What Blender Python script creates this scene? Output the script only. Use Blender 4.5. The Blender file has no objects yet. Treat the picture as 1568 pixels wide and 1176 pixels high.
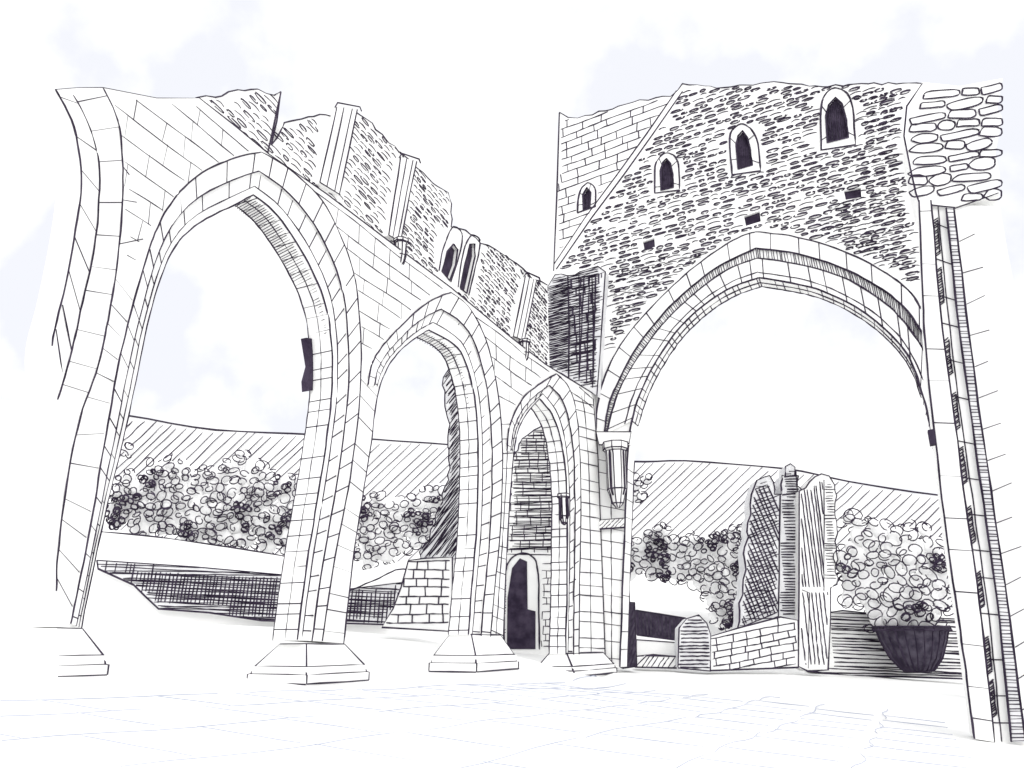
import bpy, math, random
from mathutils import Vector, noise
from mathutils.geometry import tessellate_polygon
random.seed(7)
W,H=1568.0,1176.0
F=1177.0; PITCH=math.atan(397/1177.0)
EYE=1.25
C=Vector((0,0,EYE))
AZ=math.radians(25.7)
FW=Vector((0,math.cos(PITCH),math.sin(PITCH))); UPV=Vector((0,-math.sin(PITCH),math.cos(PITCH))); RT=Vector((1,0,0))
scene=bpy.context.scene

def ray(p):
    return FW+RT*((p[0]-W/2)/F)+UPV*(-(p[1]-H/2)/F)

class Plane:
    def __init__(s,O,U,V):
        s.O=Vector(O); s.U=Vector(U).normalized(); s.V=Vector(V).normalized()
        n=s.U.cross(s.V).normalized()
        if n.dot(C-s.O)<0: n=-n
        s.N=n
    def uv(s,p):
        d=ray(p); t=(s.O-C).dot(s.N)/d.dot(s.N)
        q=C+d*t-s.O
        return (q.dot(s.U),q.dot(s.V))
    def p3(s,uv,off=0.0):
        return s.O+s.U*uv[0]+s.V*uv[1]+s.N*off
    def at(s,p,off=0.0): return s.p3(s.uv(p),off)
    def shifted(s,off): return Plane(s.O+s.N*off,s.U,s.V)

D=10.0; SR=28.75; SP=17.0
DIR=Vector((math.sin(AZ),math.cos(AZ),0)); LEFT=Vector((-math.cos(AZ),math.sin(AZ),0))
Z=Vector((0,0,1))
PA=Plane(C+LEFT*D,DIR,Z)
PR=Plane(C+DIR*SR,-LEFT,Z)
PP=Plane(C+DIR*SP,-LEFT,Z)
def FP(Y): return Plane(C+Vector((0,Y,0)),(1,0,0),Z)

# ---------- materials
def mat(name,c1,c2,scale=3.0,rough=0.95,bump=0.0):
    m=bpy.data.materials.new(name); m.use_nodes=True; nt=m.node_tree; b=nt.nodes['Principled BSDF']
    tc=nt.nodes.new('ShaderNodeTexCoord'); n=nt.nodes.new('ShaderNodeTexNoise'); n.inputs['Scale'].default_value=scale; n.inputs['Detail'].default_value=6
    r=nt.nodes.new('ShaderNodeValToRGB'); r.color_ramp.elements[0].position=.35; r.color_ramp.elements[1].position=.65
    r.color_ramp.elements[0].color=(*c1,1); r.color_ramp.elements[1].color=(*c2,1)
    nt.links.new(tc.outputs['Object'],n.inputs['Vector']); nt.links.new(n.outputs['Fac'],r.inputs['Fac']); nt.links.new(r.outputs['Color'],b.inputs['Base Color'])
    b.inputs['Roughness'].default_value=rough; b.inputs['Specular IOR Level'].default_value=0.1
    return m
STONE=mat('pale_limewashed_stone',(.90,.90,.89),(.94,.94,.93),1.3)
GROUND=mat('pale_ground',(.91,.91,.903),(.94,.94,.93),.2)
LEAF=mat('pale_leaf',(.94,.94,.94),(.97,.97,.97),2)
INK=mat('ink_dark_joint',(.022,.015,.032),(.055,.042,.07),2.5,.7)
GREY=mat('dark_stone_and_recess_shade',(.030,.024,.040),(.075,.065,.09),4,.8)  # near-black for dark walls and pot; also painted shade inside tower windows
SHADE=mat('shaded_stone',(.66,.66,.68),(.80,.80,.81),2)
FAINT=mat('faint_added_line',(.40,.43,.53),(.55,.57,.66),1)  # colour of the added floor lines that stand in for paper show-through

# ---------- object helpers
def empty(name):
    e=bpy.data.objects.new(name,None); scene.collection.objects.link(e); return e
def mesh(name,v,f,m,parent=None,smooth=False):
    me=bpy.data.meshes.new(name); me.from_pydata([tuple(x) for x in v],[],f); me.update()
    o=bpy.data.objects.new(name,me); scene.collection.objects.link(o); me.materials.append(m)
    if smooth:
        for p in me.polygons: p.use_smooth=True
    if parent: o.parent=parent
    return o

class Ink:
    def __init__(s): s.v=[];s.f=[]
    def add(s,pts,w=2.1,wob=.6,taper=True):
        pts=[Vector(p) for p in pts]
        if len(pts)==2:
            d=(pts[1]-pts[0]); n=max(1,min(8,int(d.length/((pts[0]-C).length*28/F))))
            pts=[pts[0]+d*(i/n) for i in range(n+1)]
        n=len(pts)
        if n<2: return
        base=len(s.v)
        seed=random.random()*100
        for i,p in enumerate(pts):
            t=pts[min(i+1,n-1)]-pts[max(i-1,0)]
            if t.length<1e-7: t=Vector((0,0,1))
            t.normalize()
            vd=(C-p); dist=vd.length
            a=t.cross(Z if abs(t.z)<.9 else Vector((1,0,0))).normalized(); b=t.cross(a)
            px=dist/F
            jj=noise.noise_vector(Vector((seed,i*.55,0)))*wob*px*1.5
            q=p+jj
            r=.5*w*px*(1+.35*noise.noise(Vector((seed+9,i*.7,3))))
            if taper and (i==0 or i==n-1): r*=.75
            for k in range(3):
                an=k*2.0944
                s.v.append(q+(a*math.cos(an)+b*math.sin(an))*r*1.25)
        for i in range(n-1):
            for k in range(3):
                s.f.append((base+i*3+k,base+i*3+(k+1)%3,base+i*3+3+(k+1)%3,base+i*3+3+k))
    def px(s,plane,pts,w=2.1,off=0.0,wob=.6): s.add([plane.at(p,off) for p in pts],w,wob)
    def uv(s,plane,pts,w=2.1,off=0.0,wob=.5): s.add([plane.p3(p,off) for p in pts],w,wob)
    def make(s,name,parent,m=None): 
        if s.v: mesh(name,s.v,s.f,m or INK,parent)

def cr(pts,n=6):
    out=[]
    P=[pts[0]]+list(pts)+[pts[-1]]
    for i in range(1,len(P)-2):
        p0,p1,p2,p3=P[i-1],P[i],P[i+1],P[i+2]
        for k in range(n):
            t=k/n
            out.append(tuple(.5*((2*p1[j])+(-p0[j]+p2[j])*t+(2*p0[j]-5*p1[j]+4*p2[j]-p3[j])*t*t+(-p0[j]+3*p1[j]-3*p2[j]+p3[j])*t**3) for j in (0,1)))
    out.append(tuple(pts[-1])); return out
def rev(l): return list(reversed(l))
def resample(pts,n):
    L=[0]
    for a,b in zip(pts,pts[1:]): L.append(L[-1]+math.dist(a,b))
    out=[];j=0
    for i in range(n):
        t=L[-1]*i/(n-1)
        while j<len(L)-2 and L[j+1]<t: j+=1
        k=(t-L[j])/max(1e-9,L[j+1]-L[j]); a,b=pts[j],pts[j+1]
        out.append((a[0]+(b[0]-a[0])*k,a[1]+(b[1]-a[1])*k))
    return out
def inside(p,poly):
    x,y=p;c=False;j=len(poly)-1
    for i in range(len(poly)):
        xi,yi=poly[i];xj,yj=poly[j]
        if (yi>y)!=(yj>y) and x<(xj-xi)*(y-yi)/(yj-yi)+xi: c=not c
        j=i
    return c
def ragged(pts,amp=2.5,step=9):
    out=[]
    for a,b in zip(pts,pts[1:]):
        n=max(1,int(math.dist(a,b)/step))
        for i in range(n):
            t=i/n; out.append((a[0]+(b[0]-a[0])*t+(random.uniform(-amp,amp) if i else 0),a[1]+(b[1]-a[1])*t+(random.uniform(-amp,amp) if i else 0)))
    out.append(pts[-1]); return out
def grow(poly,k):
    cx=sum(p[0] for p in poly)/len(poly); cy=sum(p[1] for p in poly)/len(poly)
    return [(cx+(p[0]-cx)*k,cy+(p[1]-cy)*k) for p in poly]

def slab(name,plane,poly,thick,parent,m=None,off=0.0,holes=[],ink=None,w=2.1):
    loops=[[plane.uv(p) for p in poly]]+[[plane.uv(p) for p in h] for h in holes]
    tr=tessellate_polygon([[Vector((a,b,0)) for a,b in l] for l in loops])
    flat=[p for l in loops for p in l]; n=len(flat)
    v=[plane.p3(p,off) for p in flat]+[plane.p3(p,off-thick) for p in flat]
    f=[tuple(t) for t in tr]+[tuple(i+n for i in reversed(t)) for t in tr]
    b=0
    for l in loops:
        k=len(l)
        for i in range(k): f.append((b+i,b+(i+1)%k,b+n+(i+1)%k,b+n+i))
        b+=k
    o=mesh(name,v,f,m or STONE,parent)
    if ink:
        for l in [poly]+list(holes): ink.px(plane,list(l)+[l[0]],w,off)
    return o
def topuv(plane,poly): return [plane.uv(p) for p in poly]
def runs(ink,plane,fn,a,b,step,test,w,off=0):
    n=max(2,int((b-a)/step)); cur=[]
    for i in range(n+1):
        t=a+(b-a)*i/n; p=fn(t)
        if test(p): cur.append(p)
        else:
            if len(cur)>1: ink.uv(plane,cur,w,off)
            cur=[]
    if len(cur)>1: ink.uv(plane,cur,w,off)
def masonry(ink,plane,poly,h,bw,excl=[],w=1.9,off=0,tilt=0.0,skip=.06):
    P=topuv(plane,poly); E=[topuv(plane,e) for e in excl]
    test=lambda p: inside(p,P) and not any(inside(p,e) for e in E)
    us=[p[0] for p in P];vs=[p[1] for p in P]; u0,u1,v0,v1=min(us),max(us),min(vs),max(vs)
    ex=abs(tilt)*(u1-u0); v0-=ex; v1+=ex
    v=v0
    while v<v1:
        hh=h*random.uniform(.82,1.18)
        ph=random.uniform(0,6)
        runs(ink,plane,lambda t,v=v,ph=ph:(t,v+tilt*(t-u0)+.05*h*math.sin(t*1.7+ph)),u0,u1,min(.25,bw*.25),test,w,off)
        u=u0+random.uniform(0,bw)
        while u<u1:
            a=(u,v+tilt*(u-u0));b=(u+random.uniform(-.06,.06)*bw,v+hh+tilt*(u-u0))
            if test(a) and test(b) and random.random()>skip: ink.uv(plane,[a,b],w*.9,off)
            u+=bw*random.uniform(.7,1.3)
        v+=hh
def dashes(ink,plane,poly,h,L,excl=[],w=1.7,off=0,tilt=0.0,closed=.6,fill=.95):
    P=topuv(plane,poly); E=[topuv(plane,e) for e in excl]
    test=lambda p: inside(p,P) and not any(inside(p,e) for e in E)
    us=[p[0] for p in P];vs=[p[1] for p in P]; u0,u1,v0,v1=min(us),max(us),min(vs),max(vs)
    ex=abs(tilt)*(u1-u0); v=v0-ex
    while v<v1+ex:
        u=u0+random.uniform(0,L)
        while u<u1:
            l=L*random.uniform(.5,1.15); vv=v+tilt*(u-u0)+random.uniform(-.12,.12)*h
            c=(u+l/2,vv)
            if test(c) and test((u,vv)) and test((u+l,vv+tilt*l)) and random.random()<fill:
                ry=h*random.uniform(.16,.3)
                if random.random()<closed:
                    a0=random.uniform(0,6.28);pts=[]
                    for i in range(9):
                        a=a0+i/8*5.9
                        pts.append((c[0]+math.cos(a)*l/2,c[1]+math.sin(a)*ry+tilt*math.cos(a)*l/2))
                else:
                    pts=[(u+l*i/4,vv+tilt*(l*i/4)+ry*math.sin(i/4*3.1)*.8) for i in range(5)]
                ink.uv(plane,pts,w,off,.3)
            u+=l+L*random.uniform(.08,.25)
        v+=h*random.uniform(.9,1.1)
def hatch(ink,plane,poly,ang,sp,w=1.6,off=0,excl=[]):
    P=topuv(plane,poly);E=[topuv(plane,e) for e in excl]
    test=lambda p: inside(p,P) and not any(inside(p,e) for e in E)
    cx=sum(p[0] for p in P)/len(P);cy=sum(p[1] for p in P)/len(P)
    R=max(math.dist((cx,cy),p) for p in P)
    d=-R
    while d<R:
        an=ang+random.uniform(-.02,.02); ca,sa=math.cos(an),math.sin(an)
        runs(ink,plane,lambda t,d=d,ca=ca,sa=sa:(cx+ca*t-sa*d,cy+sa*t+ca*d),-R,R,min(R/14,sp*2.5),test,w,off)
        d+=sp*random.uniform(.75,1.25)
def cross(ink,plane,A,B,n,w=1.9,off=0,jit=.25,offb=None):
    a=resample(A,n*4);b=resample(B,n*4)
    for i in range(n):
        k=min(n*4-1,max(0,int((i+.5+random.uniform(-jit,jit))*4)))
        ink.add([plane.at(a[k],off),plane.at(b[k],off if offb is None else offb)],w)
def mix(A,B,t,n=40):
    a=resample(A,n);b=resample(B,n)
    return [(p[0]+(q[0]-p[0])*t,p[1]+(q[1]-p[1])*t) for p,q in zip(a,b)]
def reveal(ink,plane,curve,thick,n,w=1.7,mid=True,off=0):
    c=resample(curve,n*3)
    for i in range(n):
        p=c[min(len(c)-1,i*3+random.randint(0,1))]
        ink.add([plane.at(p,off),plane.at(p,off-thick)],w)
    ink.add([plane.at(p,off-thick) for p in c],w*1.2)
    if mid: ink.add([plane.at(p,off-thick*.5) for p in c],w*.9)

# =================== ARCADE ===================
TA=.58
v1L=cr([(125,962),(145,860),(165,770),(185,690),(205,600),(225,500),(250,415),(275,368),(310,338),(350,318),(388,298)])
v1R=cr([(388,298),(425,330),(466,392),(495,455),(507,520),(508,600),(500,670),(488,750),(470,860),(455,980)])
v2L=cr([(526,985),(540,860),(555,760),(568,680),(577,610),(592,565),(615,535),(640,515),(657,505)])
v2R=cr([(657,505),(700,532),(720,578),(730,640),(732,720),(729,820),(722,900),(717,972)])
v3L=cr([(770,985),(773,900),(778,800),(784,720),(790,670),(803,638),(826,610)])
v3R=cr([(826,610),(848,640),(862,690),(868,760),(868,880),(866,1002)])
topL=[(85,137),(120,134),(158,134),(240,150),(305,150),(360,193),(410,235),(500,297),(590,365),(690,440),(780,515),(835,558),(912,605)]
leftE=cr([(85,960),(85,905),(86,820),(86,720),(84,612),(80,530),(98,450),(117,350),(125,270),(113,195),(85,137)])
arc=topL+[(926,1003)]+rev(v3R)+rev(v3L)[1:]+rev(v2R)+rev(v2L)[1:]+rev(v1R)+rev(v1L)[1:]+leftE[:-1]
E=empty('ruined_abbey_arcade'); ik=Ink()
slab('arcade_wall',PA,arc,TA,E)
for c in (v1L,v1R,v2L,v2R,v3L,v3R,topL[4:]): ik.px(PA,c,2.6)
ik.px(PA,[p for p in leftE if p[1]<532],2.5)
ik.px(PA,topL[:5],1.2)
o1L=cr([(105,955),(125,860),(145,750),(162,650),(178,560),(195,490),(220,400),(238,350),(262,308),(300,270),(350,245),(398,234)])
o1R=cr([(398,234),(440,260),(490,308),(522,370),(541,430),(548,500),(550,560),(545,640),(530,750),(510,850),(490,982)])
o2L=cr([(552,560),(560,590),(566,560),(580,535),(600,512),(630,482),(660,460),(688,448)])
o2R=cr([(688,448),(715,470),(738,512),(752,560),(762,620),(767,700),(764,800),(757,880),(748,975)])
o3L=cr([(774,690),(779,650),(797,613),(822,590),(850,573)])
o3R=cr([(850,573),(868,592),(880,630),(886,700),(887,800),(885,900),(884,1002)])
HO=.05
def band(name,plane,A,B,th,off,parent): slab(name,plane,list(A)+rev(B),th,parent,off=off)
v2Ls=[p for p in v2L if p[1]<600]; v3Ls=[p for p in v3L if p[1]<700]
def ring(nm,O,V,n):
    i1=mix(O,V,.45); i2=mix(O,V,.8)
    band(nm,PA,O,i1,.09,HO,E)
    ik.px(PA,O,2.4,HO); ik.px(PA,i1,2.3,HO); ik.px(PA,i2,2.0)
    cross(ik,PA,O,i1,n,2.0,HO); cross(ik,PA,i1,i2,n+3,1.9)
ring('hood_mould_1',o1L,v1L,19); ring('hood_mould_2',o1R,v1R,22); ring('hood_mould_3',o2L[6:],v2Ls,7); ring('hood_mould_4',o2R,v2R,19)
ring('hood_mould_5',o3L,v3Ls,5); ring('hood_mould_6',o3R,v3R,17)
up=lambda c,y:[p for p in c if p[1]<y]
reveal(ik,PA,v1R,TA,30); reveal(ik,PA,v2R,TA,24); reveal(ik,PA,v3R,TA,24)
c=resample(up(v1R,520),60)
for p in c: ik.add([PA.at(p,-.1),PA.at((p[0]+3,p[1]+6),-TA)],1.3)
c=resample([p for p in v2R if p[1]<640],36)
for p in c: ik.add([PA.at(p,-.2),PA.at((p[0]+2,p[1]+5),-TA)],1.2)
c2a=[p for p in o1R if p[1]>555]; c2b=rev([p for p in v2L if p[1]>590])
cross(ik,PA,c2a,c2b,13); 
c3a=[p for p in o2R if p[1]>640]; c3b=rev([p for p in v3L if p[1]>640])
cross(ik,PA,c3a,c3b,15); ik.px(PA,mix(c3a,c3b,.5),1.8)
c4a=[p for p in o3R if p[1]>600]; c4b=[(908,610),(915,700),(921,850),(926,1003)]
cross(ik,PA,c4a,c4b,20); ik.px(PA,mix(c4a,c4b,.5),1.8); ik.px(PA,c4b,2.4)
a0=cr([(85,137),(113,195),(125,270),(117,350),(98,450),(80,530)]); a1=cr([(112,145),(135,190),(151,250),(150,330),(140,400),(120,490),(105,555),(88,612)])
a2=cr([(158,135),(180,185),(188,260),(185,340),(177,420),(165,490),(150,560),(122,640),(102,740),(88,850),(86,905)])
ik.px(PA,a1,2.3);ik.px(PA,a2,2.3); cross(ik,PA,a0,a1,8);cross(ik,PA,a1,[p for p in a2 if p[1]<640],10)
cross(ik,PA,[p for p in a2 if p[1]>640],[p for p in rev(o1L) if p[1]>640],6)
cross(ik,PA,[p for p in a2 if 400<p[1]<640],[p for p in rev(o1L) if 430<p[1]<640],6)
cross(ik,PA,[p for p in a2 if 220<p[1]<420],[(190,240),(215,330),(222,395)],3)
m1=[(165,140),(240,155),(305,155),(400,232),(350,243),(300,268),(262,305),(236,350),(215,400),(190,430),(188,300),(188,250),(180,185)]
masonry(ik,PA,m1,.36,.62,tilt=-.06)
m2=[(405,237),(500,300),(590,368),(684,442),(650,465),(600,510),(572,545),(552,552),(548,490),(541,430),(522,370),(490,308)]
masonry(ik,PA,m2,.42,.85)
m3=[(694,446),(780,518),(845,572),(797,610),(776,640),(765,630),(752,560),(738,512),(715,470)]
masonry(ik,PA,m3,.5,1.1)
m4=[(856,575),(910,606),(910,625),(884,625),(872,595)]
masonry(ik,PA,m4,.5,1.1)
def plinth(pl,pr,top,bot,parent,nm,k_=1.0,el=1.0):
    u0=PA.uv(pl)[0];u1=PA.uv(pr)[0]; zt=PA.uv(((pl[0]+pr[0])/2,top))[1]; zb=PA.uv(((pl[0]+pr[0])/2,bot))[1]+.03
    zm=zb+(zt-zb)*.42; zl=zb+(zt-zb)*.22
    v=[]
    def corners(z,e):
        e*=k_
        return [PA.p3((u,z),o) for (u,o) in ((u0-e*el,e),(u1+e,e),(u1+e,-TA-e),(u0-e*el,-TA-e))]
    for (z,e) in ((zt,.03),(zm,.32),(zm-.005,.36),(zl,.36),(zl-.005,.4),(zb-.4,.4)): v+=corners(z,e)
    f=[(0,1,2,3)]
    for l in range(5):
        for k in range(4): f.append((l*4+k,l*4+(k+1)%4,l*4+4+(k+1)%4,l*4+4+k))
    mesh(nm,v,f,STONE,parent)
    gb=corners(zb,.4)
    for l in (0,1,3): 
        if el>=.5: ik.add([v[l*4+3],v[l*4]],2.4)
        ik.add([v[l*4],v[l*4+1]],2.4)
    if el>=.5: ik.add([gb[3],gb[0]],3.2)
    ik.add([gb[0],gb[1]],3.2)
    for k in ((0,1,3) if el>=.5 else (1,)): ik.add([v[k],v[4+k],v[12+k],v[16+k],gb[k]],2.4)
plinth((85,960),(122,962),962,1038,E,'plinth_1',.75,.2)
plinth((470,980),(524,985),986,1046,E,'plinth_2')
plinth((721,972),(764,978),972,1028,E,'plinth_3')
plinth((868,1002),(922,1003),1000,1034,E,'plinth_4')
def bracket(plane,p,wpx,hpx,off,parent,nm,dense=True):
    c=plane.at(p,off); s=(c-C).length/F; R=wpx*s/2; h=hpx*s
    prof=[(1.15,0),(1.15,.1),(.95,.13),(.9,.2),(.88,.72),(.66,.82),(.5,.93),(.15,1)] if dense else [(1.15,0),(1.15,.1),(.95,.13),(.85,.2),(.8,.6),(.55,.85),(.2,.97),(.02,1)]
    v=[];n=8
    for r,t in prof:
        for k in range(n):
            a=k/n*6.2832+.39
            v.append(c+Vector((math.cos(a)*r*R,math.sin(a)*r*R,-t*h)))
    f=[tuple(range(n))]
    for l in range(len(prof)-1):
        for k in range(n): f.append((l*n+k,l*n+(k+1)%n,(l+1)*n+(k+1)%n,(l+1)*n+k))
    mesh(nm,v,f,STONE,parent)
    for l in (0,1,2,4,6): ik2.add([v[l*n+k%n] for k in range(n+1)],2)
    for k in range(n):
        ik2.add([v[l*n+k] for l in range(len(prof))],2)
        if dense and k%2==0:
            ik2.add([(v[l*n+k]*.5+v[l*n+(k+1)%n]*.5)+(Vector((0,-.01,0))) for l in range(2,len(prof)-2)],4.5)
ik2=ik
bracket(PA,(858,757),16,46,.12,E,'wall_bracket',True)
slab('iron_stub',PA.shifted(-.5),[(469,517),(482,519),(484,560),(480,583),(483,597),(471,599),(470,583),(476,560)],.15,E,INK)

# =================== CLERESTORY ===================
PC=PA.shifted(-.4)
cl=[(300,150)]+ragged([(305,149),(340,147),(365,138),(395,136),(420,146),(430,140)],2,9)+[(424,185),(415,222)]+ragged([(424,212),(436,188),(462,182),(490,175),(508,178),(540,168),(562,183),(590,212),(630,250),(662,280),(686,295),(691,312),(690,347),(712,352),(735,372),(765,386),(800,411),(815,428),(838,436)],2,9)+[(842,580),(780,530),(690,455),(590,380),(500,312),(410,250),(350,200)]
wl1=cr([(672,415),(677,385),(686,360),(695,347),(706,355),(707,370),(700,400),(690,432)],4)
wl2=cr([(701,440),(706,400),(714,372),(723,360),(734,368),(732,390),(725,420),(717,452)],4)
hw1=[(676,416),(684,385),(694,374),(700,382),(697,405),(688,430)]
hw2=[(704,441),(711,405),(719,374),(727,373),(727,392),(714,449)]
E2=empty('ruined_clerestory_wall'); sv=ik; ik=Ink(); ik2=ik
slab('wall_body',PC,cl,.5,E2,holes=[hw1,hw2])
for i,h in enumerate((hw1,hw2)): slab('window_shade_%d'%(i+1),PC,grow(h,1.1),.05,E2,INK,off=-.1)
ik.px(PC,cl[:-7],2.3)
for c in (wl1,wl2,hw1+hw1[:1],hw2+hw2[:1]): ik.px(PC,c,2.4,.01)
pil=[ [(508,166),(540,170),(512,300),(482,282)], [(607,243),(631,249),(606,372),(588,362)], [(799,424),(816,430),(797,522),(780,516)] ]
ik.px(PC,[(430,140),(409,236)],2.6)
ik.px(PC,[(300,150),(410,235)],2.6,.02)
for i,q in enumerate(pil):
    slab('pilaster_%d'%(i+1),PC,q,.2,E2,off=.14)
    PQ=PC
    for a,b in ((0,3),(1,2)): ik.px(PQ,[q[a],q[b]],2.3,.14)
    m=lambda t:[(q[0][0]*(1-t)+q[1][0]*t,q[0][1]*(1-t)+q[1][1]*t),(q[3][0]*(1-t)+q[2][0]*t,q[3][1]*(1-t)+q[2][1]*t)]
    ik.px(PQ,m(.35),1.8,.145); ik.px(PQ,m(.75),1.8,.145)
    ik.px(PQ,[(q[0][0]-3,q[0][1]+1),(q[0][0]+2,q[0][1]-6),(q[1][0]+3,q[1][1]-4),(q[1][0]+6,q[1][1]+3)],2.3,.15)
    ik.px(PQ,[q[3],q[2]],2.3,.15)
bracket(PC,(597,372),19,44,.35,E2,'corbel_1',False)
bracket(PC,(789,524),15,34,.35,E2,'corbel_2',False)
dashes(ik,PC,[p for p in cl],.155,.34,excl=pil+[wl1+[(660,440)],wl1,wl2,[(672,350),(740,360),(725,455),(670,430)]],tilt=-.12,w=2.0,closed=.4)
ik.make('ink_joints',E2)
sv.make('ink_joints',E)

# =================== TOWER ===================
TR=.8
E3=empty('ruined_abbey_tower'); ik=Ink(); ik2=ik
vL=cr([(950,1022),(954,900),(958,800),(962,700),(968,645),(990,582),(1030,516),(1075,470),(1120,441),(1162,426)])
vR=cr([(1162,426),(1240,440),(1300,465),(1350,500),(1390,545),(1412,600),(1428,670),(1448,800),(1468,930),(1488,1042)])
ttop=ragged([(857,172),(870,180),(885,181),(980,153),(1027,148),(1045,128),(1110,134),(1185,125),(1260,133),(1330,128),(1412,128)],2,10)
tow=ttop+[(1440,140),(1440,480),(1460,650),(1480,800),(1512,1042)]+rev(vR)+rev(vL)[1:]+[(915,1022),(905,640),(850,580),(848,415)]
win=[
 (cr([(884,326),(886,300),(893,285),(903,280),(912,292),(912,316)],4),[(893,322),(893,298),(899,287),(905,294),(904,318)]),
 (cr([(1003,296),(1003,255),(1011,240),(1022,234),(1034,240),(1040,258),(1040,292)],4),[(1012,292),(1011,262),(1014,249),(1020,243),(1027,250),(1031,268),(1031,287)]),
 (cr([(1121,268),(1117,212),(1126,195),(1138,190),(1152,200),(1161,220),(1165,262)],4),[(1130,259),(1127,222),(1130,208),(1137,200),(1145,211),(1150,230),(1152,253)]),
 (cr([(1257,230),(1257,165),(1266,142),(1281,135),(1297,143),(1306,165),(1310,222)],4),[(1266,219),(1264,178),(1269,160),(1279,149),(1289,160),(1296,185),(1299,211)])]
holes=[w[1] for w in win]
put=[[(984,370),(1002,364),(1003,378),(986,382)],[(1139,331),(1163,323),(1165,339),(1142,346)],[(1292,292),(1318,287),(1319,302),(1295,306)]]
slab('tower_wall',PR,tow,TR,E3,holes=holes+put)
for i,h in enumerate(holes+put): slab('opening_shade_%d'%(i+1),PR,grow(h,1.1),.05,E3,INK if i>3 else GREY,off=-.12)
for o,h in win:
    ik.px(PR,o+[o[0]],2.5,.01); ik.px(PR,h+h[:1],2.6,.01); cross(ik,PR,o,resample(h,len(o)),4,1.5,.01)
    hatch(ik,PR,h,1.5,.07,2.0,-.11)
ik.px(PR,ttop,2.2); ik.px(PR,[(857,172),(853,300),(848,415)],2.6)
scar=[(1045,140),(1000,205),(955,268),(905,335),(852,412)]
ik.px(PR,scar,2.2);ik.px(PR,[(p[0]-9,p[1]-1) for p in scar[:-1]]+[(848,405)],2.0)
ash=[(859,176),(885,184),(980,157),(1030,150),(1036,142),(945,268),(850,400)]
masonry(ik,PR,ash,.42,.85,excl=[win[0][0]],tilt=.1,w=2.2)
O1L=cr([(913,660),(916,620),(926,580),(950,530),(990,480),(1040,430),(1090,390),(1130,365),(1158,356)])
O1R=cr([(1158,356),(1220,364),(1290,385),(1350,415),(1390,445),(1414,478)])
I1L=cr([(926,664),(932,625),(947,585),(975,533),(1012,485),(1053,445),(1103,407),(1158,381)])
I1R=cr([(1158,381),(1220,389),(1290,411),(1350,443),(1388,475),(1414,512)])
O2L=cr([(930,664),(938,628),(953,590),(983,540),(1020,492),(1062,452),(1112,415),(1160,396)])
O2R=cr([(1160,396),(1230,407),(1300,430),(1355,465),(1392,503),(1416,540)])
vLt=[p for p in vL if p[1]<650]
vRt=[p for p in vR if p[1]<610]
for a,b,n in ((O1L,I1L,11),(O1R,I1R,7),(O2L,vLt,15),(O2R,vRt,10)):
    cross(ik,PR,a,b,n,2.0,.07)
for c in (O1L,O1R,I1L,I1R,O2L,O2R,vL,vR): ik.px(PR,c,2.7,.07)
ik.px(PR,mix(O2L,vLt,.72),2.0,.07); ik.px(PR,mix(O2R,vRt,.72),2.0,.07)
for a,b,t in ((O1L,I1L,1),(O1R,I1R,2),(O2L,vLt,3),(O2R,vRt,4)): band('arch_ring_%d'%t,PR,a,b,.1,.065,E3)
cross(ik,PR,I1L,O2L,105,1.4,.01); cross(ik,PR,I1R,O2R,72,1.4,.01)
reveal(ik,PR,vLt,TR,24,1.8,False); reveal(ik,PR,vRt,TR,18,1.8,False)
ik.add([PR.at(p,-TR*.5) for p in vLt],2);ik.add([PR.at(p,-TR*.5) for p in vRt],2)
for p in resample([p for p in vR if p[1]>600],26): ik.add([PR.at(p),PR.at(p,-TR)],1.6)
reveal(ik,PR,[p for p in vL if p[1]>690],TR,12,1.8,False)
rub=[(1048,134),(1180,130),(1400,130),(1385,165),(1382,210),(1393,260),(1402,300),(1408,380),(1411,470),(1390,442),(1350,411),(1290,381),(1220,360),(1158,352),(1130,361),(1088,386),(1037,427),(988,476),(947,526),(925,565),(926,410),(856,412),(900,345),(960,266),(1004,205)]
dashes(ik,PR,rub,.215,.5,excl=[w[0] for w in win]+put,tilt=.05,w=2.3,closed=.75)
low=[(925,420),(1000,395),(1090,383),(1037,427),(988,476),(947,526),(922,580)]
dashes(ik,PR,low,.17,.7,tilt=.05,w=1.8,closed=.1)
near=[(1240,366),(1290,300),(1400,300),(1408,380),(1411,470),(1390,442),(1350,411),(1290,381)]
dashes(ik,PR,near,.18,.42,tilt=.05,w=2.1,closed=.1)
near=[(1300,140),(1385,140),(1382,210),(1400,300),(1300,300),(1312,220)]
dashes(ik,PR,near,.26,.45,tilt=.05,w=2.0,closed=.1)
pl=[(914,690),(918,800),(922,900),(926,1020)]
pv=rev([p for p in vL if p[1]>690])
cross(ik,PR,pl,pv,13,2.0); ik.px(PR,mix(pl,pv,.45),1.6)
slab('springer_cap',PR,[(916,664),(970,664),(967,682),(921,684)],.35,E3,off=.3,ink=ik)
bracket(PR,(947,682),33,98,.42,E3,'vaulting_bracket',True)
slab('string_band',PR,[(914,797),(958,794),(957,808),(915,811)],.2,E3,off=.1,ink=ik); hatch(ik,PR,[(914,797),(958,794),(957,808),(915,811)],.7,.12,1.4,.1)
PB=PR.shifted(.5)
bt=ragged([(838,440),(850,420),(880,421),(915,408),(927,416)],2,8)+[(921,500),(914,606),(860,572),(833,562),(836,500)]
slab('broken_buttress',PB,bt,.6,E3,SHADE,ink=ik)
hatch(ik,PB,bt,0.0,.12,2.1); hatch(ik,PB,bt,0.15,.2,1.8)
hatch(ik,PB,[(838,440),(880,422),(873,570),(833,560)],.1,.08,2.0); hatch(ik,PB,[(890,418),(922,414),(912,600),(885,585)],1.5,.3,2.0)
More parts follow.
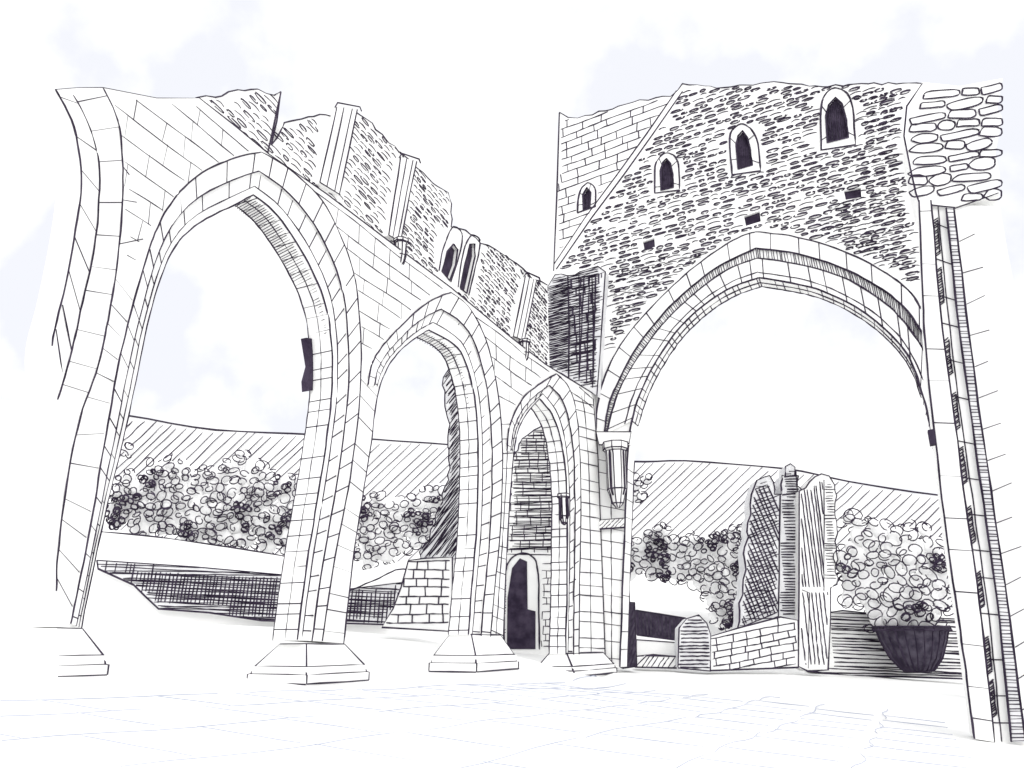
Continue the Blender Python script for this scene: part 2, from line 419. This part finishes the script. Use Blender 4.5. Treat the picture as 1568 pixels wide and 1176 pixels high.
masonry(ik,PB,[(872,424),(920,414),(912,600),(870,575)],.42,.5,w=3.4)
for x in (868,884,905): ik.px(PB,[(x+2,422),(x+4,500),(x+3,582)],3.2)
ik.make('ink_joints',E3)

# =================== RIGHT PIER ===================
E4=empty('stone_pier'); ik=Ink(); ik2=ik
L1=cr([(1408,312),(1413,460),(1420,560),(1435,700),(1450,830),(1468,950),(1480,1040),(1492,1130)])
L2=cr([(1426,312),(1440,480),(1462,650),(1482,800),(1503,950),(1522,1135)])
L3=cr([(1449,322),(1466,480),(1488,650),(1510,800),(1530,950),(1548,1135)])
L4=cr([(1461,322),(1480,480),(1502,650),(1524,800),(1546,950),(1570,1135)])
slab('pier_body',PP,L1+[(1640,1160),(1600,700),(1530,316)],1.2,E4)
slab('front_shaft',PP,L1+rev(L2),.2,E4,off=.15)
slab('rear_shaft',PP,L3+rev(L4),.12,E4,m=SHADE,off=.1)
for c,o in ((L1,.15),(L2,.15),(L3,.1),(L4,.1)): ik.px(PP,c,2.6,o)
ik.px(PP,mix(L2,L3,.45),1.6,.01)
cross(ik,PP,L1,L2,13,2.0,.15); cross(ik,PP,L2,L3,15,1.9,.01); cross(ik,PP,L3,L4,150,2.1,.1)
for k in range(9):
    a=resample(L2,100); s=int(k*11+random.uniform(0,4)); seg=a[s:s+7]
    for j in range(14):
        q=seg[min(6,j//2)]; y=q[1]+(j%2)*3.5
        ik.px(PP,[(q[0]+1,y+2),(q[0]+8,y-3)],1.9,.02)
    ik.px(PP,[(p[0]+8,p[1]) for p in seg],1.7,.02)
c=resample(L4,18)
for i,p in enumerate(c[1:]):
    ik.px(PP,[(p[0]+2,p[1]),(p[0]+random.uniform(18,34),p[1]-random.uniform(8,14))],1.3,.01)
rubp=[(1412,128),(1470,134)]+ragged([(1535,122),(1520,150),(1534,182),(1522,215),(1528,258),(1530,298)],3,12)+[(1462,318),(1408,314),(1402,298),(1393,260),(1383,210),(1388,165)]
slab('rubble_core',PP,rubp,1.3,E4,off=.05)
ik.px(PP,[(1462,320),(1408,314),(1402,298),(1393,260),(1383,210),(1388,165),(1412,130)] ,2.2,.05)
ik.px(PP,[(1462,320),(1528,297)],2.0,.05)
for row in range(11):
    xl=1389 if row>1 else 1404
    x=xl+random.uniform(2,9); y=142+row*16.2
    while x<1516:
        lx=min(random.uniform(26,60),1534-x); ly=random.uniform(5.8,8)
        cx,cy=x+lx/2,y+8-(x-1392)*.10+random.uniform(-2,2)
        if lx>14 and cy<306:
            ph=random.uniform(0,6.28)
            pts=[]
            for a in [ph+i/18*6.45 for i in range(19)]:
                ca,sa=math.cos(a),math.sin(a)
                sx=math.copysign(abs(ca)**.7,ca); sy=math.copysign(abs(sa)**.75,sa)
                pts.append((cx+sx*lx/2*(1+.06*math.sin(3*a+ph)),cy-sx*lx*.07+sy*ly*(1+.28*math.sin(2*a+ph))))
            ik.px(PP,pts,2.0,.055)
        x+=lx+random.uniform(1,5)
slab('hinge_stub',PP,[(1420,662),(1431,660),(1434,682),(1424,684)],.2,E4,INK,off=.2)
ik.make('ink_joints',E4)

# =================== BACKGROUND WALLS ===================
def wallobj(name,Y,poly,thick=.6,m=None,fn=None,w=2.2,outline=True):
    e=empty(name); i=Ink(); p=FP(Y)
    slab('wall_body',p,poly,thick,e,m or STONE,ink=i if outline else None,w=w)
    if fn: fn(i,p,poly)
    i.make('ink_joints',e); return e
def xh(i,p,poly): hatch(i,p,poly,-.03,.12,2.1); hatch(i,p,poly,1.53,.16,1.9); hatch(i,p,poly,-.06,.22,1.9)
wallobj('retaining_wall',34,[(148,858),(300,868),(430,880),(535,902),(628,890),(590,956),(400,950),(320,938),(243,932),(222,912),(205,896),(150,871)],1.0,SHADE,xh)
wallobj('stepped_brick_wall',27,[(625,858),(650,855),(692,853),(692,967),(585,961),(602,932),(614,898)],1.2,STONE,lambda i,p,q:masonry(i,p,q,.28,.5,w=2.6))
def dk(i,p,q): hatch(i,p,q,.9,.09,2.2); hatch(i,p,q,1.0,.13,2.2)
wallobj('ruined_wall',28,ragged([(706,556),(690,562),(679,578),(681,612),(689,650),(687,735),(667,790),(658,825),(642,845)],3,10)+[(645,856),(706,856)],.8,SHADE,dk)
def ts(i,p,q):
    hatch(i,p,q,0.0,.15,2.2); hatch(i,p,q,.05,.3,1.8); masonry(i,p,q,.35,.5,w=1.8)
wallobj('ruined_stair_turret',36,ragged([(783,705),(800,672),(818,658),(832,652),(870,660)],2,8)+[(872,850),(776,850)],.8,STONE,ts)
e=empty('doorway_wall'); i=Ink(); p=FP(35.5)
slab('wall_body',p,[(765,846),(872,846),(872,1003),(765,1003)],.6,e)
door=[(776,994),(777,915),(784,870),(796,855),(807,860),(808,933),(820,936),(820,994)]
slab('doorway_shade_panel',p,door,.1,e,INK,off=.03)  # black panel on the uncut wall, paints the dark inside of the doorway
i.px(p,cr([(772,994),(772,900),(778,862),(795,848),(815,852),(824,880),(826,994)]),2.4,.03); i.px(p,[(766,848),(870,850)],2.0)
hatch(i,p,[(765,850),(776,850),(774,990),(765,990)],0,.12,2)
masonry(i,p,[(828,856),(872,856),(872,990),(828,990)],.3,.4,w=1.6)
i.make('ink_joints',e)
rw=ragged([(1130,962),(1137,900),(1145,800),(1150,758),(1158,736)],3,12)+ragged([(1158,736),(1170,731),(1178,728),(1184,738),(1186,757),(1196,757),(1198,728)],2,7)+[(1203,728),(1203,714),(1210,710),(1217,715),(1217,726),(1223,728),(1220,742),(1226,748),(1226,950),(1190,948),(1160,958)]
def rwf(i,p,q):
    a=[(1132,962),(1138,900),(1146,800),(1152,760),(1160,738),(1178,731),(1186,757),(1195,757),(1192,948)]
    hatch(i,p,a,.35,.14,2.0); hatch(i,p,a,1.9,.17,2.0); hatch(i,p,a,0,.3,1.6)
    hatch(i,p,[(1197,725),(1218,718),(1224,750),(1224,940),(1192,945)],0.0,.12,3.0)
    i.px(p,[(1195,757),(1192,948)],3); i.px(p,[(1197,758),(1220,756)],3.5);i.px(p,[(1201,730),(1220,728)],3.5);i.px(p,[(1219,722),(1222,760)],3.5)
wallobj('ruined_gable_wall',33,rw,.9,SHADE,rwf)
rp=ragged([(1224,752),(1240,738),(1258,726),(1270,729),(1278,742),(1281,800),(1281,895)],2.5,9)+[(1272,900),(1272,935),(1268,1026),(1236,1028),(1222,1020),(1224,900)]
def rpf(i,p,q):
    hatch(i,p,[(1226,750),(1260,735),(1262,900),(1228,900)],1.57,.13,1.7); hatch(i,p,[(1262,735),(1280,745),(1280,890),(1262,890)],0,.12,2.0)
    i.px(p,[(1262,735),(1262,905)],2.0); hatch(i,p,[(1228,905),(1268,905),(1266,1020),(1226,1020)],1.57,.2,1.6)
    i.px(p,[(1228,903),(1240,908),(1238,1024)],2)
wallobj('standing_stone_pillar',32.5,rp,.9,STONE,rpf)
wallobj('low_brick_wall',31.8,[(1087,975),(1130,962),(1195,945),(1222,950),(1222,1022),(1087,1027)],.6,STONE,lambda i,p,q:masonry(i,p,q,.27,.55,tilt=.18,w=2.2))
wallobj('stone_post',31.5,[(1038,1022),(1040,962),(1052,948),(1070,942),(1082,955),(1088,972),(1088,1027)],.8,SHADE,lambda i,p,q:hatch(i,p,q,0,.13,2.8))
wallobj('dark_garden_wall',35,[(974,934),(1010,940),(1050,946),(1050,982),(1035,980),(976,972)],.5,GREY,lambda i,p,q:hatch(i,p,q,1.57,.15,2.2))
wallobj('stone_trough',33,[(974,980),(1037,984),(1036,1006),(1000,1003),(974,1005)],.8,STONE,None)
wallobj('stone_kerb',32,[(972,1022),(990,1004),(1036,1005),(1036,1023)],.5,STONE,lambda i,p,q:hatch(i,p,q,.9,.16,1.8))
wallobj('stone_block',31,[(951,921),(972,922),(975,1021),(954,1024)],.6,GREY,lambda i,p,q:hatch(i,p,q,1.2,.13,2.0))
wallobj('garden_wall',34,[(1268,938),(1290,935),(1345,941),(1480,949),(1492,1040),(1380,1036),(1300,1035),(1240,1028),(1268,1020)],.6,STONE,lambda i,p,q:(hatch(i,p,q,-.03,.14,2.1),hatch(i,p,q,-.06,.4,1.8)))

# =================== HILL / TERRACE / GROUND ===================
sl=.5
PH=Plane(C+Vector((0,66,6.6)),(1,0,0),(0,1,sl))
ridge=cr([(-500,560),(-100,600),(100,625),(195,638),(330,660),(480,667),(575,675),(690,683),(840,700),(965,709),(1050,708),(1200,720),(1300,740),(1445,762),(1700,790),(2000,810)],4)
bot=[(2100,872),(1568,872),(1100,872),(784,872),(400,872),(100,872),(-500,872)]
E5=empty('hill'); ik=Ink()
hp=[PH.at(p) for p in ridge]; n=len(hp)
bt_=[PH.at((p[0],940)) for p in ridge]; bk=[p+Vector((0,60,-p.z*.8)) for p in hp]
v=hp+bt_+bk; f=[(i,i+1,n+i+1,n+i) for i in range(n-1)]+[(i+1,i,2*n+i,2*n+i+1) for i in range(n-1)]
mesh('hill_slope',v,f,GROUND,E5)
ik.px(PH,[p for p in ridge if 140<p[0]<1490],2.4,.2)
P=ridge+bot
x=-60
while x<1460:
    pts=[]
    for k in range(46):
        q=(x+k*6.2,870-k*6.2*.95)
        if q[0]>170 and q[0]<1470 and inside(q,P): pts.append(q)
    if len(pts)>3:
        a=pts[0];b=pts[-1]
        k0=random.uniform(0,.06)
        ik.px(PH,[(a[0]+(b[0]-a[0])*(k0+t*(1-k0)),a[1]+(b[1]-a[1])*(k0+t*(1-k0))) for t in [j/10 for j in range(11)]],1.3,.15,.9)
    x+=random.uniform(12,19)
ik.make('ink_hatch_lines',E5)  # diagonal pen hatching laid over the slope
E6=empty('terrace_field'); ik=Ink()
near_=[(20,848),(148,858),(300,868),(430,880),(535,902),(628,874),(700,874)]; far_=[(20,800),(160,815),(260,825),(430,851),(535,878),(620,858),(700,852)]
a=[FP(34).at(p,-.3) for p in near_]; b=[FP(46).at(p) for p in far_]; n=len(a)
mesh('field_surface',a+b+[q+Vector((0,0,-4)) for q in a],[(i,i+1,n+i+1,n+i) for i in range(n-1)]+[(i,i+1,2*n+i+1,2*n+i) for i in range(n-1)],GROUND,E6)
ik.px(FP(46),cr([(150,814)]+far_[1:5]),2.0,.1)
ik.px(FP(33.9),cr([(535,905),(575,888),(612,872),(640,876)]),2,.1)
ik.make('ink_edge',E6)
g=[PA.at((100,1040)),PA.at((885,1034)),PP.at((1510,1125))]
nn=(g[1]-g[0]).cross(g[2]-g[0]).normalized()
def base(x,y):
    x=max(-25,min(25,x)); y=min(y,45)
    return g[0].z-(nn.x*(x-g[0].x)+nn.y*(y-g[0].y))/nn.z
ctrl=[((100,950),31),((300,950),32),((450,958),32),((570,965),30),((640,975),26),((740,990),26),((840,1004),33),((960,1026),30.5),((1060,1027),31),((1230,1030),32),((1400,1038),33),((1480,1045),33),
      ((1000,985),38),((1100,990),40),((1300,990),40),((600,930),42),((200,930),42),
      ((100,880),66),((400,880),66),((800,880),66),((1100,880),66),((1450,880),66),((1050,930),50),((1400,930),50),((300,890),52),((-300,880),66),((1900,880),66)]
cp=[]
for q,Y in ctrl:
    w_=FP(Y).at(q); cp.append((w_.x,w_.y,w_.z-base(w_.x,w_.y)))
for q in (g+[PA.at((482,1046)),PA.at((700,1026)),Vector((0,5,0)),Vector((5,15,0)),Vector((2,22,0)),Vector((-6,3,0)),Vector((6,3,0)),Vector((12,18,0)),Vector((8,26,0))]): cp.append((q.x,q.y,0))
def gz(x,y):
    s=0;t=0
    for a,b,c in cp:
        w_=1/((x-a)**2+(y-b)**2+.5)**1.6; s+=w_*c;t+=w_
    return base(x,y)+s/t-.11
def axis(a,b,fine,lim):
    xs=[];x=a
    while x<b:
        xs.append(x); x+= fine if abs(x)<lim else 20
    xs.append(b); return xs
xs=axis(-420,420,1.4,60); ys=[-60,-40,-20,-10,-5]+[i*1.1 for i in range(0,65)]+[75,90,120,160,220,300,420]
v=[];f=[]
for yy in ys:
    for xx in xs:
        zz=gz(xx,yy)+.02*noise.noise(Vector((xx*.4,yy*.4,0)))
        if yy>72: zz=min(zz,6)
        v.append((xx,yy,zz))
nx=len(xs)
for j in range(len(ys)-1):
    for i_ in range(nx-1): f.append((j*nx+i_,j*nx+i_+1,(j+1)*nx+i_+1,(j+1)*nx+i_))
go=mesh('ground',v,f,GROUND,None,True)
ik=Ink()
def gp(s,t):
    q=LEFT*(D-t)+DIR*s; return Vector((q.x,q.y,gz(q.x,q.y)+.03))
for t in (1.4,2.6,3.9,5.2,6.6,8,9.4):
    s=4.0
    while s<22:
        l=random.uniform(2,5)
        ik.add([gp(s+l*i/8,t+.05*math.sin(s+i)) for i in range(9)],1.1); s+=l+random.uniform(0,1.2)
    s=4+random.random()
    while s<21:
        ik.add([gp(s,t),gp(s+.05,t+1.2)],1.0); s+=random.uniform(1.2,2.0)
ik.make('added_paving_lines',go,FAINT)  # paving pattern added in place of the sheet's faint show-through

# =================== SHRUBS ===================
def ico(c,r,n=10,m=7):
    v=[];f=[]
    for j in range(m+1):
        for k in range(n):
            th=math.pi*j/m; ph=2*math.pi*k/n
            d=Vector((math.sin(th)*math.cos(ph),math.sin(th)*math.sin(ph),math.cos(th)))
            rr=r*(1+.15*noise.noise(d*2+c))
            v.append(c+Vector((d.x,d.y*.4,d.z))*rr)
    for j in range(m):
        for k in range(n): f.append((j*n+k,j*n+(k+1)%n,(j+1)*n+(k+1)%n,(j+1)*n+k))
    return v,f
def shrub(name,Y,lumps,dark=.15,size=7.0,sp=9.0,parent=None):
    e=parent or empty(name); v=[];f=[];ik=Ink()
    s=Y/F*1.06
    cs=[]
    for (x,y,r) in lumps:
        c=FP(Y+random.uniform(-.12,.12)).at((x,y)); R=r*s*.95
        a,b=ico(c,R); o=len(v); v+=a; f+=[tuple(i+o for i in q) for q in b]
        cs.append((c,R,random.random()<dark))
    # evenly spread leaf curls over both faces of the leaf mass
    for side in (-1,1):
        placed=[]
        for (c,R,isd) in cs:
            for _ in range(14 if side<0 else 8):
                ax=random.uniform(0,6.28); rr=R*math.sqrt(random.random())*1.05
                q=c+Vector((math.cos(ax)*rr,0,math.sin(ax)*rr))
                md=sp*s*(.5 if isd else 1)
                if any((q.x-z[0])**2+(q.z-z[1])**2<md*md for z in placed): continue
                placed.append((q.x,q.z))
                lr=size*s*random.uniform(.65,1.15)*(.7 if isd else 1); asp=random.uniform(.6,1); a0=random.uniform(0,6.28)
                p=Vector((q.x,c.y+side*(R*.42+.2+random.uniform(0,.1)),q.z))
                t=Vector((1,random.uniform(-.25,.25),random.uniform(-.3,.3))).normalized(); t2=Vector((random.uniform(-.3,.3),random.uniform(-.25,.25),1)).normalized()
                turns=random.choice((5.2,6.0,6.9,9)) if not isd else 11
                N=11 if turns<8 else 17
                drift=Vector((random.uniform(-1,1),0,random.uniform(-1,1)))*lr*.8
                ik.add([p+t*math.cos(a0+turns*i/N)*lr+t2*math.sin(a0+turns*i/N)*lr*asp+drift*(i/N) for i in range(N+1)],1.5 if not isd else 1.8,.4)
    mesh('leaf_mass',v,f,LEAF,e,True); ik.make('leaf_curls',e); return e
def fillpoly(poly,step,r):
    xs=[p[0] for p in poly];ys=[p[1] for p in poly];out=[];y=min(ys)
    while y<max(ys):
        x=min(xs)+random.uniform(0,step)
        while x<max(xs):
            q=(x+random.uniform(-4,4),y+random.uniform(-4,4))
            if inside(q,poly): out.append((q[0],q[1],r*random.uniform(.8,1.2)))
            x+=step
        y+=step*.8
    return out
shrub('shrub',49,fillpoly([(165,800),(172,750),(195,730),(230,735),(245,705),(290,715),(320,730),(355,712),(375,700),(400,712),(415,745),(445,728),(475,735),(470,840),(350,832),(230,812)],19,13)+[(198,690,8),(372,698,9)],.12,7.2,9.5)
shrub('shrub',48,fillpoly([(548,860),(550,770),(575,752),(600,765),(640,760),(655,745),(685,748),(690,840),(640,835),(600,848),(570,868)],18,12),.1,6.8,9)
shrub('shrub',44,fillpoly([(945,880),(948,830),(985,825),(1010,812),(1040,825),(1080,830),(1120,815),(1150,805),(1150,950),(1125,962),(1095,930),(1060,895),(1010,880)],18,12)+[(972,742,9),(990,735,7),(975,762,8),(1100,945,14),(1120,955,13)],.16,6.6,8.8)
E8=empty('potted_shrub')
shrub('x',32.9,fillpoly([(1296,925),(1292,860),(1300,815),(1330,808),(1365,805),(1400,812),(1420,830),(1450,835),(1462,900),(1450,945),(1400,950),(1345,948),(1310,930)],20,14)+[(1300,795,9),(1312,800,8),(1415,812,9),(1438,830,8),(1370,945,12),(1425,945,12)],.04,9.2,12,parent=E8)
pc=FP(32.6).at((1395,960)); s=32.6/F*1.06; prof=[(51,0),(52,-4),(47,-6),(44,-18),(34,-40),(22,-54),(18,-57)]
v=[];n=24
for r,t in prof:
    for k in range(n):
        a=k/n*6.2832; v.append(pc+Vector((math.cos(a)*r*s,math.sin(a)*r*s*.7,t*s)))
f=[tuple(range(n))]
for l in range(len(prof)-1):
    for k in range(n): f.append((l*n+k,l*n+(k+1)%n,(l+1)*n+(k+1)%n,(l+1)*n+k))
mesh('pot_bowl',v,f,GREY,E8,True)
ik=Ink()
for k in range(n): ik.add([v[l*n+k] for l in range(len(prof))],2.2)
for l in (0,1,6): ik.add([v[l*n+k%n] for k in range(n+1)],2.4)
ik.make('pot_lines',E8)

# =================== CAMERA / LIGHT ===================
cam=bpy.data.cameras.new('camera'); co=bpy.data.objects.new('camera',cam); scene.collection.objects.link(co)
co.location=C; co.rotation_euler=(math.pi/2+PITCH,0,0); cam.sensor_width=36; cam.lens=36*F/W; cam.clip_end=2000; scene.camera=co
sun=bpy.data.lights.new('sun','SUN'); sun.energy=1.5; sun.angle=math.radians(45); sun.color=(1,.99,.97)
so=bpy.data.objects.new('sun',sun); scene.collection.objects.link(so)
el=math.radians(42); az=math.radians(165)
dv=Vector((math.sin(az)*math.cos(el),math.cos(az)*math.cos(el),math.sin(el)))
so.rotation_euler=dv.to_track_quat('Z','Y').to_euler()
w=bpy.data.worlds.new('World'); scene.world=w; w.use_nodes=True; nt=w.node_tree; bg=nt.nodes['Background']
sky=nt.nodes.new('ShaderNodeTexSky'); sky.sky_type='NISHITA'; sky.sun_disc=False; sky.sun_elevation=el; sky.sun_rotation=az
tc=nt.nodes.new('ShaderNodeTexCoord'); nz=nt.nodes.new('ShaderNodeTexNoise'); nz.inputs['Scale'].default_value=4.5; nz.inputs['Detail'].default_value=6
nt.links.new(tc.outputs['Generated'],nz.inputs['Vector'])
rp_=nt.nodes.new('ShaderNodeValToRGB'); rp_.color_ramp.elements[0].position=.40; rp_.color_ramp.elements[1].position=.52
rp_.color_ramp.elements[0].color=(9.45,9.6,10.2,1); rp_.color_ramp.elements[1].color=(12.0,12.0,11.9,1)
nt.links.new(nz.outputs['Fac'],rp_.inputs['Fac'])
mx=nt.nodes.new('ShaderNodeMix'); mx.data_type='RGBA'; mx.inputs[0].default_value=.97
nt.links.new(sky.outputs['Color'],mx.inputs[6]); nt.links.new(rp_.outputs['Color'],mx.inputs[7]); nt.links.new(mx.outputs[2],bg.inputs['Color'])
bg.inputs['Strength'].default_value=.1
scene.view_settings.view_transform='Standard'; scene.view_settings.look='None'; scene.view_settings.exposure=0
